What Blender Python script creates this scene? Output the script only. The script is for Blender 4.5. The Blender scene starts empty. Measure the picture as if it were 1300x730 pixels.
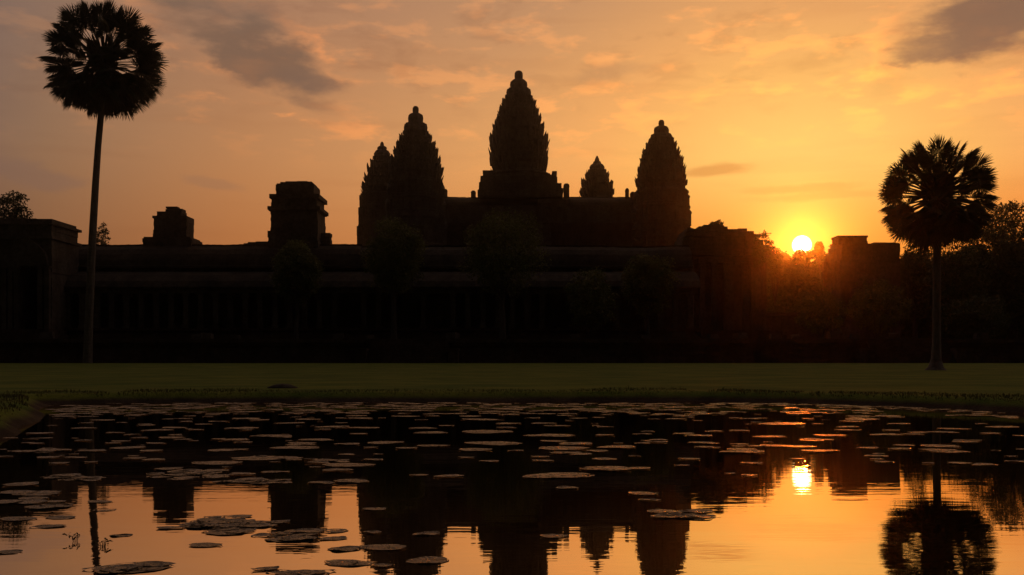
import bpy, bmesh, math, random
from mathutils import Vector, Matrix, noise as mnoise
R = random.Random(7)
S = bpy.context.scene
COL = S.collection
rad = math.radians

# ------------------------------------------------------------------ camera
F = 1300.0; HZ = 458.0; EYE = 0.6            # focal length / horizon line measured on the photograph, eye height over the water
cam_d = bpy.data.cameras.new('camera'); cam = bpy.data.objects.new('camera', cam_d); COL.objects.link(cam)
cam.location = (0, 0, EYE); cam.rotation_euler = (rad(90), 0, 0)
cam_d.sensor_width = 36; cam_d.lens = 36; cam_d.shift_y = 93.0/1300.0
cam_d.clip_start = 0.05; cam_d.clip_end = 6000
S.camera = cam
S.view_settings.view_transform = 'Standard'
S.view_settings.look = 'None'; S.view_settings.gamma = 1; S.view_settings.exposure = 0
S.view_settings.use_curve_mapping = False
S.cycles.use_denoising = True
S.cycles.max_bounces = 6; S.cycles.volume_bounces = 0; S.cycles.transparent_max_bounces = 8
S.cycles.sample_clamp_indirect = 4.0

def az_of(x): return math.atan((x-650)/F)
def el_of(x, y): return math.atan((HZ-y)/F*math.cos(az_of(x)))
SUN_AZ, SUN_EL = az_of(1018), el_of(1018, 311)
SUN_DIR = Vector((math.sin(SUN_AZ)*math.cos(SUN_EL), math.cos(SUN_AZ)*math.cos(SUN_EL), math.sin(SUN_EL)))

# ------------------------------------------------------------------ world (sky at sunrise)
W = bpy.data.worlds.new('World'); S.world = W; W.use_nodes = True
NT = W.node_tree; NT.nodes.clear()
class G:
    """tiny helper for building node graphs"""
    def __init__(s, nt): s.nt = nt
    def n(s, t, **k):
        nd = s.nt.nodes.new(t)
        for a, v in k.items(): setattr(nd, a, v)
        return nd
    def put(s, sock, v):
        if hasattr(v, 'default_value') or hasattr(v, 'is_linked'): s.nt.links.new(v, sock)
        else:
            if isinstance(v, tuple) and len(v) == 3 and sock.type == 'RGBA': v = v + (1,)
            sock.default_value = v
    def m(s, op, a, b=None, c=None, clamp=False):
        nd = s.n('ShaderNodeMath', operation=op); nd.use_clamp = clamp
        s.put(nd.inputs[0], a)
        if b is not None: s.put(nd.inputs[1], b)
        if c is not None: s.put(nd.inputs[2], c)
        return nd.outputs[0]
    def vm(s, op, a, b=None, out=0):
        nd = s.n('ShaderNodeVectorMath', operation=op); s.put(nd.inputs[0], a)
        if b is not None: s.put(nd.inputs[1], b)
        return nd.outputs[out]
    def comb(s, x, y, z=0.0):
        nd = s.n('ShaderNodeCombineXYZ')
        for i, v in enumerate((x, y, z)): s.put(nd.inputs[i], v)
        return nd.outputs[0]
    def sep(s, v):
        nd = s.n('ShaderNodeSeparateXYZ'); s.put(nd.inputs[0], v); return nd.outputs
    def noise(s, v, scale, detail=4, rough=0.55, dist=0.0, col=False):
        nd = s.n('ShaderNodeTexNoise'); s.put(nd.inputs['Vector'], v)
        nd.inputs['Scale'].default_value = scale; nd.inputs['Detail'].default_value = detail
        nd.inputs['Roughness'].default_value = rough; nd.inputs['Distortion'].default_value = dist
        return nd.outputs[1 if col else 0]
    def ramp(s, f, stops, interp='LINEAR'):
        nd = s.n('ShaderNodeValToRGB'); cr = nd.color_ramp; cr.interpolation = interp
        while len(cr.elements) < len(stops): cr.elements.new(0.5)
        for e, (p, c) in zip(cr.elements, stops):
            e.position = p; e.color = (c[0], c[1], c[2], 1) if isinstance(c, tuple) else (c, c, c, 1)
        s.put(nd.inputs[0], f); return nd.outputs[0]
    def mix(s, f, a, b, mode='MIX'):
        nd = s.n('ShaderNodeMix', data_type='RGBA', blend_type=mode)
        s.put(nd.inputs[0], f); s.put(nd.inputs[6], a); s.put(nd.inputs[7], b); return nd.outputs[2]
    def smooth(s, v, lo, hi):
        nd = s.n('ShaderNodeMapRange', interpolation_type='SMOOTHSTEP'); s.put(nd.inputs[0], v)
        nd.inputs[1].default_value = lo; nd.inputs[2].default_value = hi
        nd.inputs[3].default_value = 0; nd.inputs[4].default_value = 1
        return nd.outputs[0]

g = G(NT)
tc = g.n('ShaderNodeTexCoord')
D_ = g.vm('NORMALIZE', tc.outputs['Generated'])
sx_, sy_, sz_ = g.sep(D_)
AZ = g.m('ARCTAN2', sx_, sy_)
EL = g.m('ARCSINE', sz_)
cosang = g.vm('DOT_PRODUCT', D_, tuple(SUN_DIR), out=1)
ANG = g.m('MULTIPLY', g.m('ARCCOSINE', g.m('MINIMUM', cosang, 0.999999)), 180/math.pi)      # degrees from the sun
dAZ = g.m('MULTIPLY', g.m('SUBTRACT', AZ, SUN_AZ), 180/math.pi)
# air glow: falls off with angle from the sun, warmer near the horizon, mauve higher up
an = g.m('DIVIDE', ANG, 180.0)
def A(d): return d/180.0
base = g.ramp(an, [(A(0), (1.0, .66, .19)), (A(3), (1.0, .62, .165)), (A(6), (1.0, .575, .15)), (A(9), (.98, .49, .13)), (A(12), (.94, .425, .122)),
                   (A(19), (.755, .345, .116)), (A(25), (.61, .275, .102)), (A(31), (.50, .224, .088)), (A(40), (.30, .160, .084)), (A(44), (.210, .127, .090)),
                   (A(60), (.19, .115, .085)), (A(80), (.12, .084, .074)), (A(110), (.036, .030, .030)), (A(180), (.022, .020, .022))])
LOW = g.smooth(EL, rad(4), rad(12.5))
base = g.mix(1.0, base, g.mix(LOW, (.86, .66, .50), (1, 1, 1)), 'MULTIPLY')
NEAR = g.m('MULTIPLY', g.m('SUBTRACT', 1.0, g.smooth(ANG, 9, 22)), g.m('SUBTRACT', 1.0, g.smooth(EL, rad(5.5), rad(11))))
base = g.mix(NEAR, base, g.mix(1.0, base, (.96, .66, .42), 'MULTIPLY'))
EL01 = g.smooth(EL, rad(8), rad(24))
WIDE = g.smooth(ANG, 4, 20)
base = g.mix(g.m('MULTIPLY', g.m('MULTIPLY', EL01, .55), WIDE), base, (.232, .163, .146))
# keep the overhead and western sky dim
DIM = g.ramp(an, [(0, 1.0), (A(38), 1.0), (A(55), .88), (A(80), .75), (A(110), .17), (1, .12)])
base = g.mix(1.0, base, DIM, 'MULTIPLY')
HOT = g.m('POWER', 2.718, g.m('MULTIPLY', g.m('POWER', g.m('DIVIDE', ANG, 2.2), 1.4), -1.0))
base = g.mix(1.0, base, g.mix(HOT, (0, 0, 0), (.42, .25, .055)), 'ADD')
# clouds, laid out over azimuth / elevation
U = g.m('MULTIPLY', AZ, 180/math.pi); V = g.m('MULTIPLY', EL, 180/math.pi)
cvec = g.comb(g.m('MULTIPLY', U, .16), g.m('MULTIPLY', V, .42), 3.7)
warp = g.noise(g.comb(g.m('MULTIPLY', U, .35), g.m('MULTIPLY', V, .7), 1.3), 1.0, 5, .6)
warp = g.m('SUBTRACT', warp, .5)
N1 = g.noise(cvec, 1.6, 6, .58, .4)
N2 = g.noise(g.comb(g.m('MULTIPLY', U, .05), g.m('MULTIPLY', V, .55), 9.1), 1.5, 4, .5, .2)
N3 = g.noise(g.comb(g.m('MULTIPLY', U, .25), g.m('MULTIPLY', V, .72), 5.2), 1.3, 5, .55, .12)
def blob(x, y, rx, ry, tilt, amp=.9):
    a0, e0 = math.degrees(az_of(x)), math.degrees(el_of(x, y))
    c, s = math.cos(rad(tilt)), math.sin(rad(tilt))
    du = g.m('ADD', g.m('SUBTRACT', U, a0), g.m('MULTIPLY', warp, rx*.6)); dv = g.m('ADD', g.m('SUBTRACT', V, e0), g.m('MULTIPLY', warp, ry*amp*1.3))
    p = g.m('ADD', g.m('MULTIPLY', du, c/rx), g.m('MULTIPLY', dv, s/rx))
    q = g.m('ADD', g.m('MULTIPLY', du, -s/ry), g.m('MULTIPLY', dv, c/ry))
    r = g.m('ADD', g.m('MULTIPLY', p, p), g.m('MULTIPLY', q, q))
    v = g.m('SUBTRACT', 1.0, g.m('SQRT', r))
    return g.m('ADD', v, g.m('MULTIPLY', g.m('SUBTRACT', N3, .5), 1.5))
def over(col, mask, dark, f): return g.mix(g.m('MULTIPLY', mask, f), col, dark)
sky = base
# thin streaks everywhere
st = g.smooth(N2, .50, .68)
sky = g.mix(g.m('MULTIPLY', st, .16), sky, g.mix(1.0, sky, (.72, .62, .60), 'MULTIPLY'))
# small lit puffs in the upper sky
hi = g.m('MULTIPLY', g.smooth(V, 9.5, 14.5), g.smooth(N3, .50, .66))
dk = g.m('MULTIPLY', g.smooth(V, 11, 16.5), g.smooth(N1, .50, .66))
sky = g.mix(g.m('MULTIPLY', dk, .30), sky, g.mix(1.0, sky, (.62, .56, .60), 'MULTIPLY'))
sky = g.mix(g.m('MULTIPLY', hi, .75), sky, g.mix(1.0, sky, (1.40, 1.22, 1.02), 'MULTIPLY'))
for (x, y, rx, ry, tilt, dark, f, rim) in [
        (322, 70, 6.0, 1.75, -24, (.165, .100, .070), .82, 1.0),
        (285, 8, 4.2, 1.3, -14, (.20, .125, .088), .55, .5),
        (400, 105, 2.6, .75, -10, (.20, .115, .078), .65, .6),
        (1262, 16, 5.4, 2.4, 14, (.185, .103, .074), .9, 1.0),
        (1180, 60, 2.4, .8, 6, (.30, .155, .085), .6, .7),
        (40, 222, 3.6, .8, -8, (.20, .115, .085), .45, .0),
        (912, 216, 2.5, .42, 4, (.62, .25, .060), .65, .0),
        (1060, 248, 5.0, .30, 1, (.80, .33, .075), .40, .0),
        (770, 92, 3.4, .5, 6, (.50, .25, .11), .40, .0),
        (1010, 240, 4.0, .30, 1, (.80, .33, .075), .45, .0),
        (268, 232, 2.6, .40, -8, (.30, .15, .085), .40, .0)]:
    b = blob(x, y, rx, ry, tilt)
    if rim:
        ring = g.m('MULTIPLY', g.smooth(b, -.55, -.1), g.m('SUBTRACT', 1.0, g.smooth(b, -.1, .35)))
        sky = g.mix(g.m('MULTIPLY', g.m('MULTIPLY', ring, g.smooth(N3, .36, .70)), .55*rim), sky, g.mix(1.0, sky, (1.42, 1.20, .98), 'MULTIPLY'))
    sky = over(sky, g.smooth(b, -.05, .65), dark, f)
# sun disc
disc = g.m('SUBTRACT', 1.0, g.smooth(ANG, .38, .55))
sky = g.mix(1.0, sky, g.mix(disc, (0, 0, 0), (14.0, 9.5, 4.5)), 'ADD')
# physical sky adds a little of its own colour
nis = g.n('ShaderNodeTexSky', sky_type='NISHITA'); nis.sun_disc = False
nis.sun_elevation = SUN_EL; nis.sun_rotation = SUN_AZ; nis.dust_density = 6.0; nis.air_density = 1.5
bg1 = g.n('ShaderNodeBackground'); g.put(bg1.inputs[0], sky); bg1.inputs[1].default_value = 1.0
bg2 = g.n('ShaderNodeBackground'); g.put(bg2.inputs[0], nis.outputs[0]); bg2.inputs[1].default_value = 0.0015
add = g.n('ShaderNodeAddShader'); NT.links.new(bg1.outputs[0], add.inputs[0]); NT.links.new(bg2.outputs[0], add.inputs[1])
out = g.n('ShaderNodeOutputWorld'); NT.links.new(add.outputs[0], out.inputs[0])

# ------------------------------------------------------------------ sun
sun_d = bpy.data.lights.new('sun', 'SUN'); sun = bpy.data.objects.new('sun', sun_d); COL.objects.link(sun)
sun_d.energy = 0.29; sun_d.angle = rad(0.6); sun_d.color = (1.0, .16, .006)
sun.rotation_euler = SUN_DIR.to_track_quat('Z', 'Y').to_euler()
HAZE_DENSITY = 0.00022; HAZE_G = 0.972

# ------------------------------------------------------------------ helpers
def PX(x, d): return (x-650)/F*d                 # photo column -> metres right of the view axis at depth d
def PZ(y, d): return EYE+(HZ-y)/F*d              # photo row -> height at depth d
def PW(w, d): return w/F*d

class MB:
    def __init__(s): s.v = []; s.f = []
    def add(s, vs, fs):
        o = len(s.v); s.v += [tuple(v) for v in vs]; s.f += [tuple(i+o for i in f) for f in fs]
    def box(s, c, h, rz=0.0, top=1.0, jit=0.0, M=None):
        """c = centre, h = half sizes, top = taper of the upper face"""
        vs = []
        for k in (-1, 1):
            t = top if k > 0 else 1.0
            for i, j in ((-1, -1), (1, -1), (1, 1), (-1, 1)):
                x, y = i*h[0]*t, j*h[1]*t
                if jit: x += R.uniform(-jit, jit); y += R.uniform(-jit, jit)
                X = x*math.cos(rz)-y*math.sin(rz); Y = x*math.sin(rz)+y*math.cos(rz)
                z = k*h[2]+(R.uniform(-jit, jit) if jit else 0)
                vs.append((c[0]+X, c[1]+Y, c[2]+z))
        s.add(vs, [(3, 2, 1, 0), (4, 5, 6, 7), (0, 1, 5, 4), (1, 2, 6, 5), (2, 3, 7, 6), (3, 0, 4, 7)])
    def bx(s, x0, x1, y0, y1, z0, z1, **k):
        s.box(((x0+x1)/2, (y0+y1)/2, (z0+z1)/2), (abs(x1-x0)/2, abs(y1-y0)/2, abs(z1-z0)/2), **k)
    def rings(s, rings, cap=True):
        n = len(rings[0]); vs = [p for r in rings for p in r]; fs = []
        for k in range(len(rings)-1):
            for i in range(n):
                j = (i+1) % n; fs.append((k*n+i, k*n+j, (k+1)*n+j, (k+1)*n+i))
        if cap: fs.append(tuple(range(n-1, -1, -1))); fs.append(tuple((len(rings)-1)*n+i for i in range(n)))
        s.add(vs, fs)
    def tube(s, pts, rads, n=10):
        rg = []
        for i, p in enumerate(pts):
            p = Vector(p); a = Vector(pts[max(i-1, 0)]); b = Vector(pts[min(i+1, len(pts)-1)])
            d = (b-a).normalized(); u = d.cross(Vector((0.1, 1, 0.05))).normalized()
            if u.length < .5: u = d.cross(Vector((1, 0, 0))).normalized()
            w = d.cross(u)
            rg.append([p+(u*math.cos(2*math.pi*k/n)+w*math.sin(2*math.pi*k/n))*rads[i] for k in range(n)])
        s.rings(rg)
    def blocks(s, x0, x1, y0, y1, z0, z1, ch=.45, bl=1.1, jit=.05, toprag=0.0, core=True):
        """masonry of coursed stone blocks with a little misfit between the stones"""
        nz = max(1, round((z1-z0)/ch)); dz = (z1-z0)/nz
        for k in range(nz):
            n = max(1, round((x1-x0)/bl)); off = (k % 2)*.5
            cuts = [x0]+[x0+(x1-x0)*(i+off+R.uniform(-.12, .12))/n for i in range(1, n+1) if i+off < n-.2]+[x1]
            for a, b in zip(cuts, cuts[1:]):
                zt = z0+dz*(k+1)
                if k == nz-1 and toprag: zt -= R.random()*toprag
                ja = R.uniform(-jit, jit) if a == x0 else .006; jb = R.uniform(-jit, jit) if b == x1 else -.006
                s.bx(a+ja, b+jb, y0+R.uniform(-jit, jit), y1+R.uniform(-jit, jit), z0+dz*k+.004, zt)
    def build(s, name, mat, parent=None, smooth=False):
        me = bpy.data.meshes.new(name); me.from_pydata(s.v, [], s.f); me.materials.append(mat)
        if smooth:
            for p in me.polygons: p.use_smooth = True
        o = bpy.data.objects.new(name, me); COL.objects.link(o)
        if parent is not None:
            o.parent = parent
            o.matrix_parent_inverse = Matrix.Translation(-Vector(parent.location)) if parent.rotation_euler.z == 0 else parent.matrix_basis.inverted()
        return o
def tag(o, label=None, cat=None, group=None, kind=None):
    if label: o['label'] = label
    if cat: o['category'] = cat
    if group: o['group'] = group
    if kind: o['kind'] = kind
    return o
def thing(name, loc, label, cat, group=None):
    o = bpy.data.objects.new(name, None); o.empty_display_size = .3; COL.objects.link(o); o.location = loc
    return tag(o, label, cat, group)
def copy_tree(o, loc, scale=(1, 1, 1), rz=0.0, label=None, group=None):
    c = o.copy(); COL.objects.link(c); c.location = loc; c.scale = scale; c.rotation_euler = (0, 0, rz)
    if label: c['label'] = label
    if group: c['group'] = group
    for ch in list(o.children):
        k = ch.copy(); COL.objects.link(k); k.parent = c
    return c

# ------------------------------------------------------------------ materials
def mat(name):
    m = bpy.data.materials.new(name); m.use_nodes = True; nt = m.node_tree; nt.nodes.clear()
    q = G(nt); o = q.n('ShaderNodeOutputMaterial'); b = q.n('ShaderNodeBsdfPrincipled'); nt.links.new(b.outputs[0], o.inputs[0])
    return m, q, b, o
def stone_mat(name, lo, hi, spots=.6):
    m, q, b, o = mat(name)
    geo = q.n('ShaderNodeNewGeometry'); p = geo.outputs['Position']
    n1 = q.noise(p, .45, 6, .6); n2 = q.noise(p, 3.1, 5, .65)
    c = q.ramp(n1, [(.32, lo), (.68, hi)])
    lich = q.ramp(n2, [(.45, (1, 1, 1)), (.62, (.42, .42, .40))])
    c = q.mix(spots, c, q.mix(1.0, c, lich, 'MULTIPLY'))
    px, py, pz = q.sep(p)
    streak = q.noise(q.comb(q.m('MULTIPLY', px, 1.2), q.m('MULTIPLY', py, 1.2), q.m('MULTIPLY', pz, .12)), 1.0, 4, .6)
    c = q.mix(.55, c, q.mix(1.0, c, q.ramp(streak, [(.4, (1, 1, 1)), (.65, (.5, .48, .45))]), 'MULTIPLY'))
    q.put(b.inputs['Base Color'], c); b.inputs['Roughness'].default_value = .9
    b.inputs['Specular IOR Level'].default_value = .2
    joint = q.m('MINIMUM', q.m('PINGPONG', pz, .22), .02)
    h = q.m('ADD', q.m('MULTIPLY', n2, .08), q.m('MULTIPLY', joint, 1.5))
    bp = q.n('ShaderNodeBump'); bp.inputs['Distance'].default_value = .6; bp.inputs['Strength'].default_value = .7
    q.put(bp.inputs['Height'], h); q.put(b.inputs['Normal'], bp.outputs[0])
    return m
M_STONE = stone_mat('sandstone', (.075, .062, .050), (.16, .135, .105))
M_LATER = stone_mat('laterite', (.060, .042, .032), (.12, .085, .062))
M_TOWER = stone_mat('tower_sandstone', (.090, .076, .062), (.18, .155, .125))

def leaf_mat(name, a, b_, rough=.6, trans=.25):
    m, q, b, o = mat(name)
    geo = q.n('ShaderNodeNewGeometry')
    n = q.noise(geo.outputs['Position'], .9, 3, .5)
    c = q.mix(q.smooth(n, .35, .65), a, b_)
    q.put(b.inputs['Base Color'], c); b.inputs['Roughness'].default_value = rough
    b.inputs['Specular IOR Level'].default_value = .3
    tr = q.n('ShaderNodeBsdfTranslucent'); q.put(tr.inputs[0], c)
    mx = q.n('ShaderNodeMixShader'); mx.inputs[0].default_value = trans
    q.nt.links.new(b.outputs[0], mx.inputs[1]); q.nt.links.new(tr.outputs[0], mx.inputs[2]); q.nt.links.new(mx.outputs[0], o.inputs[0])
    return m
M_LEAF = leaf_mat('tree_leaf', (.035, .050, .016), (.075, .095, .026))
M_LEAF2 = leaf_mat('shrub_leaf', (.080, .100, .022), (.145, .155, .040))
M_PALM = leaf_mat('palm_leaf', (.028, .036, .014), (.055, .062, .022), .55, .08)
M_DRY = leaf_mat('dry_palm_leaf', (.060, .045, .025), (.095, .075, .040), .8, .06)

def bark_mat(name, lo, hi, ring=0.0):
    m, q, b, o = mat(name)
    geo = q.n('ShaderNodeNewGeometry'); p = geo.outputs['Position']; px, py, pz = q.sep(p)
    n = q.noise(q.comb(q.m('MULTIPLY', px, 6), q.m('MULTIPLY', py, 6), q.m('MULTIPLY', pz, 1.2)), 1.0, 5, .65)
    q.put(b.inputs['Base Color'], q.ramp(n, [(.35, lo), (.68, hi)])); b.inputs['Roughness'].default_value = .9
    h = q.m('ADD', q.m('MULTIPLY', n, .06), q.m('MULTIPLY', q.m('PINGPONG', pz, .14), ring))
    bp = q.n('ShaderNodeBump'); bp.inputs['Distance'].default_value = .5; q.put(bp.inputs['Height'], h)
    q.put(b.inputs['Normal'], bp.outputs[0]); return m
M_BARK = bark_mat('bark', (.045, .036, .028), (.10, .085, .065))
M_TRUNK = bark_mat('palm_trunk', (.075, .065, .055), (.16, .14, .12), .25)

# ground: mown grass, bare damp earth where it dips to the water
def ground_mat():
    m, q, b, o = mat('lawn')
    geo = q.n('ShaderNodeNewGeometry'); p = geo.outputs['Position']; px, py, pz = q.sep(p)
    n1 = q.noise(p, .45, 6, .65); n2 = q.noise(p, 1.4, 5, .7); n3 = q.noise(p, 22, 3, .7)
    grass = q.mix(q.smooth(n1, .35, .65), (.058, .112, .012), (.140, .178, .022))
    grass = q.mix(q.m('MULTIPLY', q.smooth(n2, .48, .7), .55), grass, (.120, .125, .028))
    grass = q.mix(q.m('MULTIPLY', q.smooth(n3, .45, .65), .35), grass, (.060, .080, .012))
    earth = q.mix(q.smooth(n2, .4, .6), (.035, .026, .018), (.060, .045, .030))
    lvl = q.m('ADD', pz, q.m('MULTIPLY', q.m('SUBTRACT', n2, .5), .06))
    q.put(b.inputs['Base Color'], q.mix(q.smooth(lvl, .03, .105), earth, grass))
    b.inputs['Roughness'].default_value = .95; b.inputs['Specular IOR Level'].default_value = .1
    bp = q.n('ShaderNodeBump'); bp.inputs['Distance'].default_value = .12; bp.inputs['Strength'].default_value = .9
    q.put(bp.inputs['Height'], q.m('ADD', q.m('MULTIPLY', n3, .25), q.m('MULTIPLY', n2, .25))); q.put(b.inputs['Normal'], bp.outputs[0])
    return m
M_GROUND = ground_mat()

def water_mat():
    m, q, b, o = mat('pond_water')
    geo = q.n('ShaderNodeNewGeometry'); p = geo.outputs['Position']; px, py, pz = q.sep(p)
    w1 = q.noise(q.comb(q.m('MULTIPLY', px, 1.7), q.m('MULTIPLY', py, 7.0)), 1.0, 3, .5, .3)
    w2 = q.noise(q.comb(q.m('MULTIPLY', px, 7.0), q.m('MULTIPLY', py, 28.0), 4.0), 1.0, 2, .5, .2)
    calm = q.smooth(q.noise(q.comb(q.m('MULTIPLY', px, .3), q.m('MULTIPLY', py, .7), 2.0), 1.0, 2), .30, .70)
    h = q.m('ADD', q.m('MULTIPLY', w1, .00058), q.m('MULTIPLY', q.m('MULTIPLY', w2, .00016), q.m('ADD', calm, .25)))
    bp = q.n('ShaderNodeBump'); bp.inputs['Distance'].default_value = 1.0; bp.inputs['Strength'].default_value = 1.0
    q.put(bp.inputs['Height'], h)
    b.inputs['Base Color'].default_value = (.006, .006, .004, 1); b.inputs['Roughness'].default_value = .3
    b.inputs['Specular IOR Level'].default_value = 0
    gl = q.n('ShaderNodeBsdfGlossy'); gl.inputs['Roughness'].default_value = .008; gl.inputs['Color'].default_value = (1, .84, .68, 1)
    q.put(gl.inputs['Normal'], bp.outputs[0])
    lw = q.n('ShaderNodeFresnel'); lw.inputs['IOR'].default_value = 1.6; q.put(lw.inputs['Normal'], geo.outputs['Normal'])
    fac = q.m('POWER', lw.outputs[0], .24, clamp=True)
    mx = q.n('ShaderNodeMixShader'); q.put(mx.inputs[0], fac)
    q.nt.links.new(b.outputs[0], mx.inputs[1]); q.nt.links.new(gl.outputs[0], mx.inputs[2]); q.nt.links.new(mx.outputs[0], o.inputs[0])
    return m
M_WATER = water_mat()

def pad_mat():
    m, q, b, o = mat('lily_leaf')
    geo = q.n('ShaderNodeNewGeometry'); p = geo.outputs['Position']
    oi = q.n('ShaderNodeObjectInfo')
    n = q.noise(p, 15.0, 5, .65)
    c = q.mix(q.smooth(n, .38, .66), (.10, .080, .030), (.21, .150, .070))
    c = q.mix(q.m('MULTIPLY', q.smooth(q.noise(p, 48, 3, .6), .55, .70), .8), c, (.045, .030, .018))
    q.put(b.inputs['Base Color'], c)
    wet = q.smooth(q.noise(p, 22.0, 4, .6), .42, .62); q.put(b.inputs['Roughness'], q.m('MULTIPLY_ADD', wet, -.28, .40)); b.inputs['IOR'].default_value = 1.75; b.inputs['Specular IOR Level'].default_value = .75; b.inputs['Specular Tint'].default_value = (1, .82, .66, 1)
    bp = q.n('ShaderNodeBump'); bp.inputs['Distance'].default_value = .065; bp.inputs['Strength'].default_value = .9
    q.put(bp.inputs['Height'], n); q.put(b.inputs['Normal'], bp.outputs[0])
    return m
M_PAD = pad_mat()
M_ROOF = stone_mat('roof_stone', (.030, .026, .021), (.075, .062, .048))
M_ROCK = stone_mat('field_rock', (.04, .034, .028), (.085, .072, .056))
M_BLADE = leaf_mat('grass_blade', (.055, .068, .016), (.090, .088, .026), .7, .2)

# ------------------------------------------------------------------ ground, pond
SHORE = [(-13.5, -3), (-13.8, 8), (-13.0, 16), (-12.6, 21), (-12.9, 26), (-15.2, 33), (-18.6, 40), (-20.2, 44.0), (-18.0, 46.3), (-12, 47.0), (-4, 47.4), (4, 47.8), (9, 48.0),
         (13.0, 46.4), (16.2, 42.4), (18.6, 38.0), (21.5, 32), (24, 24), (25, 14), (23, 4), (18, -1.0), (10, -2.5), (6, -1.5), (3.5, 3.0), (-3.5, 3.0), (-6, -1.5), (-9, -3.5)]
SHORE = [(a*.316, b*.316) for (a, b) in SHORE]
def shore_dist(x, y):
    d = 1e9; ins = False; n = len(SHORE)
    for i in range(n):
        ax, ay = SHORE[i]; bx_, by = SHORE[(i+1) % n]
        ex, ey = bx_-ax, by-ay
        t = max(0, min(1, ((x-ax)*ex+(y-ay)*ey)/(ex*ex+ey*ey)))
        d = min(d, math.hypot(x-ax-t*ex, y-ay-t*ey))
        if (ay > y) != (by > y) and x < (bx_-ax)*(y-ay)/(by-ay)+ax: ins = not ins
    return -d if ins else d
def sm(t): t = max(0, min(1, t)); return t*t*(3-2*t)
def ground_z(x, y, d=None):
    if d is None: d = shore_dist(x, y) if abs(x) < 30 and -10 < y < 40 else 30
    if abs(d) < 3: d += mnoise.noise(Vector((x*.9, y*.9, 2.0)))*.16+mnoise.noise(Vector((x*3.2, y*3.2, 5.0)))*.06
    if d < 0: return max(-.5, d*.45)
    z = .138*sm(d/.26)**.8
    z += .02*sm((y-15)/33)+.242*sm((y-44)/42)
    z += mnoise.noise(Vector((x*.3, y*.3, 0)))*.010*min(1, d)
    return z
def axis(a, b, st, far):
    v = []; x = a
    while x <= b: v.append(x); x += st
    s = st
    while v[-1] < far: s = min(s*1.07, 1.0) if v[-1] < 95 else s*1.35; v.append(v[-1]+s)
    s = st
    while v[0] > -far: s *= 1.35; v.insert(0, v[0]-s)
    return v
xs = axis(-10, 10, .14, 1400); ys = axis(-3, 20, .14, 1400)
gm = MB()
gm.v = [(x, y, ground_z(x, y)) for y in ys for x in xs]
nx = len(xs)
gm.f = [(j*nx+i, j*nx+i+1, (j+1)*nx+i+1, (j+1)*nx+i) for j in range(len(ys)-1) for i in range(nx-1)]
tag(gm.build('ground', M_GROUND, smooth=True), kind='structure')
wm = MB(); wm.add([(-9.5, -2, 0), (11, -2, 0), (11, 17, 0), (-9.5, 17, 0)], [(0, 1, 2, 3)])
tag(wm.build('water', M_WATER), kind='structure')

# grass fringe on the banks, one mass nobody could count
gb = MB()
def blade(x, y, z, h):
    a = R.uniform(0, 6.28); w = .0035+.004*R.random(); lx, ly = R.uniform(-.5, .5)*h, R.uniform(-.5, .5)*h
    c, s_ = math.cos(a)*w, math.sin(a)*w
    gb.add([(x-c, y-s_, z-.01), (x+c, y+s_, z-.01), (x+lx*.4+c*.6, y+ly*.4+s_*.6, z+h*.65), (x+lx, y+ly, z+h), (x+lx*.4-c*.6, y+ly*.4-s_*.6, z+h*.65)], [(0, 1, 2, 4), (4, 2, 3)])
cnt = 0
while cnt < 13000:
    i = R.randrange(2, 16); (ax, ay), (bx_, by) = SHORE[i], SHORE[i+1]
    t = R.random(); nxm, nym = by-ay, -(bx_-ax); L = math.hypot(nxm, nym)
    off = R.uniform(.08, 1.0)**1.6*1.5; x, y = ax+(bx_-ax)*t-nxm/L*off, ay+(by-ay)*t-nym/L*off
    d = shore_dist(x, y)
    if d < .04: x, y = ax+(bx_-ax)*t+nxm/L*off, ay+(by-ay)*t+nym/L*off; d = shore_dist(x, y)
    if d < .04: continue
    z = ground_z(x, y, d)
    if z < .10: continue
    blade(x, y, z, R.uniform(.010, .034)*(.5+R.random())*max(.15, .75+1.3*mnoise.noise(Vector((x*.8, y*.8, 3))))); cnt += 1
tag(gb.build('grass', M_BLADE), kind='stuff')

def XL(x, d, dep): return PX(x, d) if x < 650 else PX(x, d+dep)     # left / right limits of a block dep metres deep as the photograph outlines it
def XR(x, d, dep): return PX(x, d+dep) if x < 650 else PX(x, d)
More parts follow.
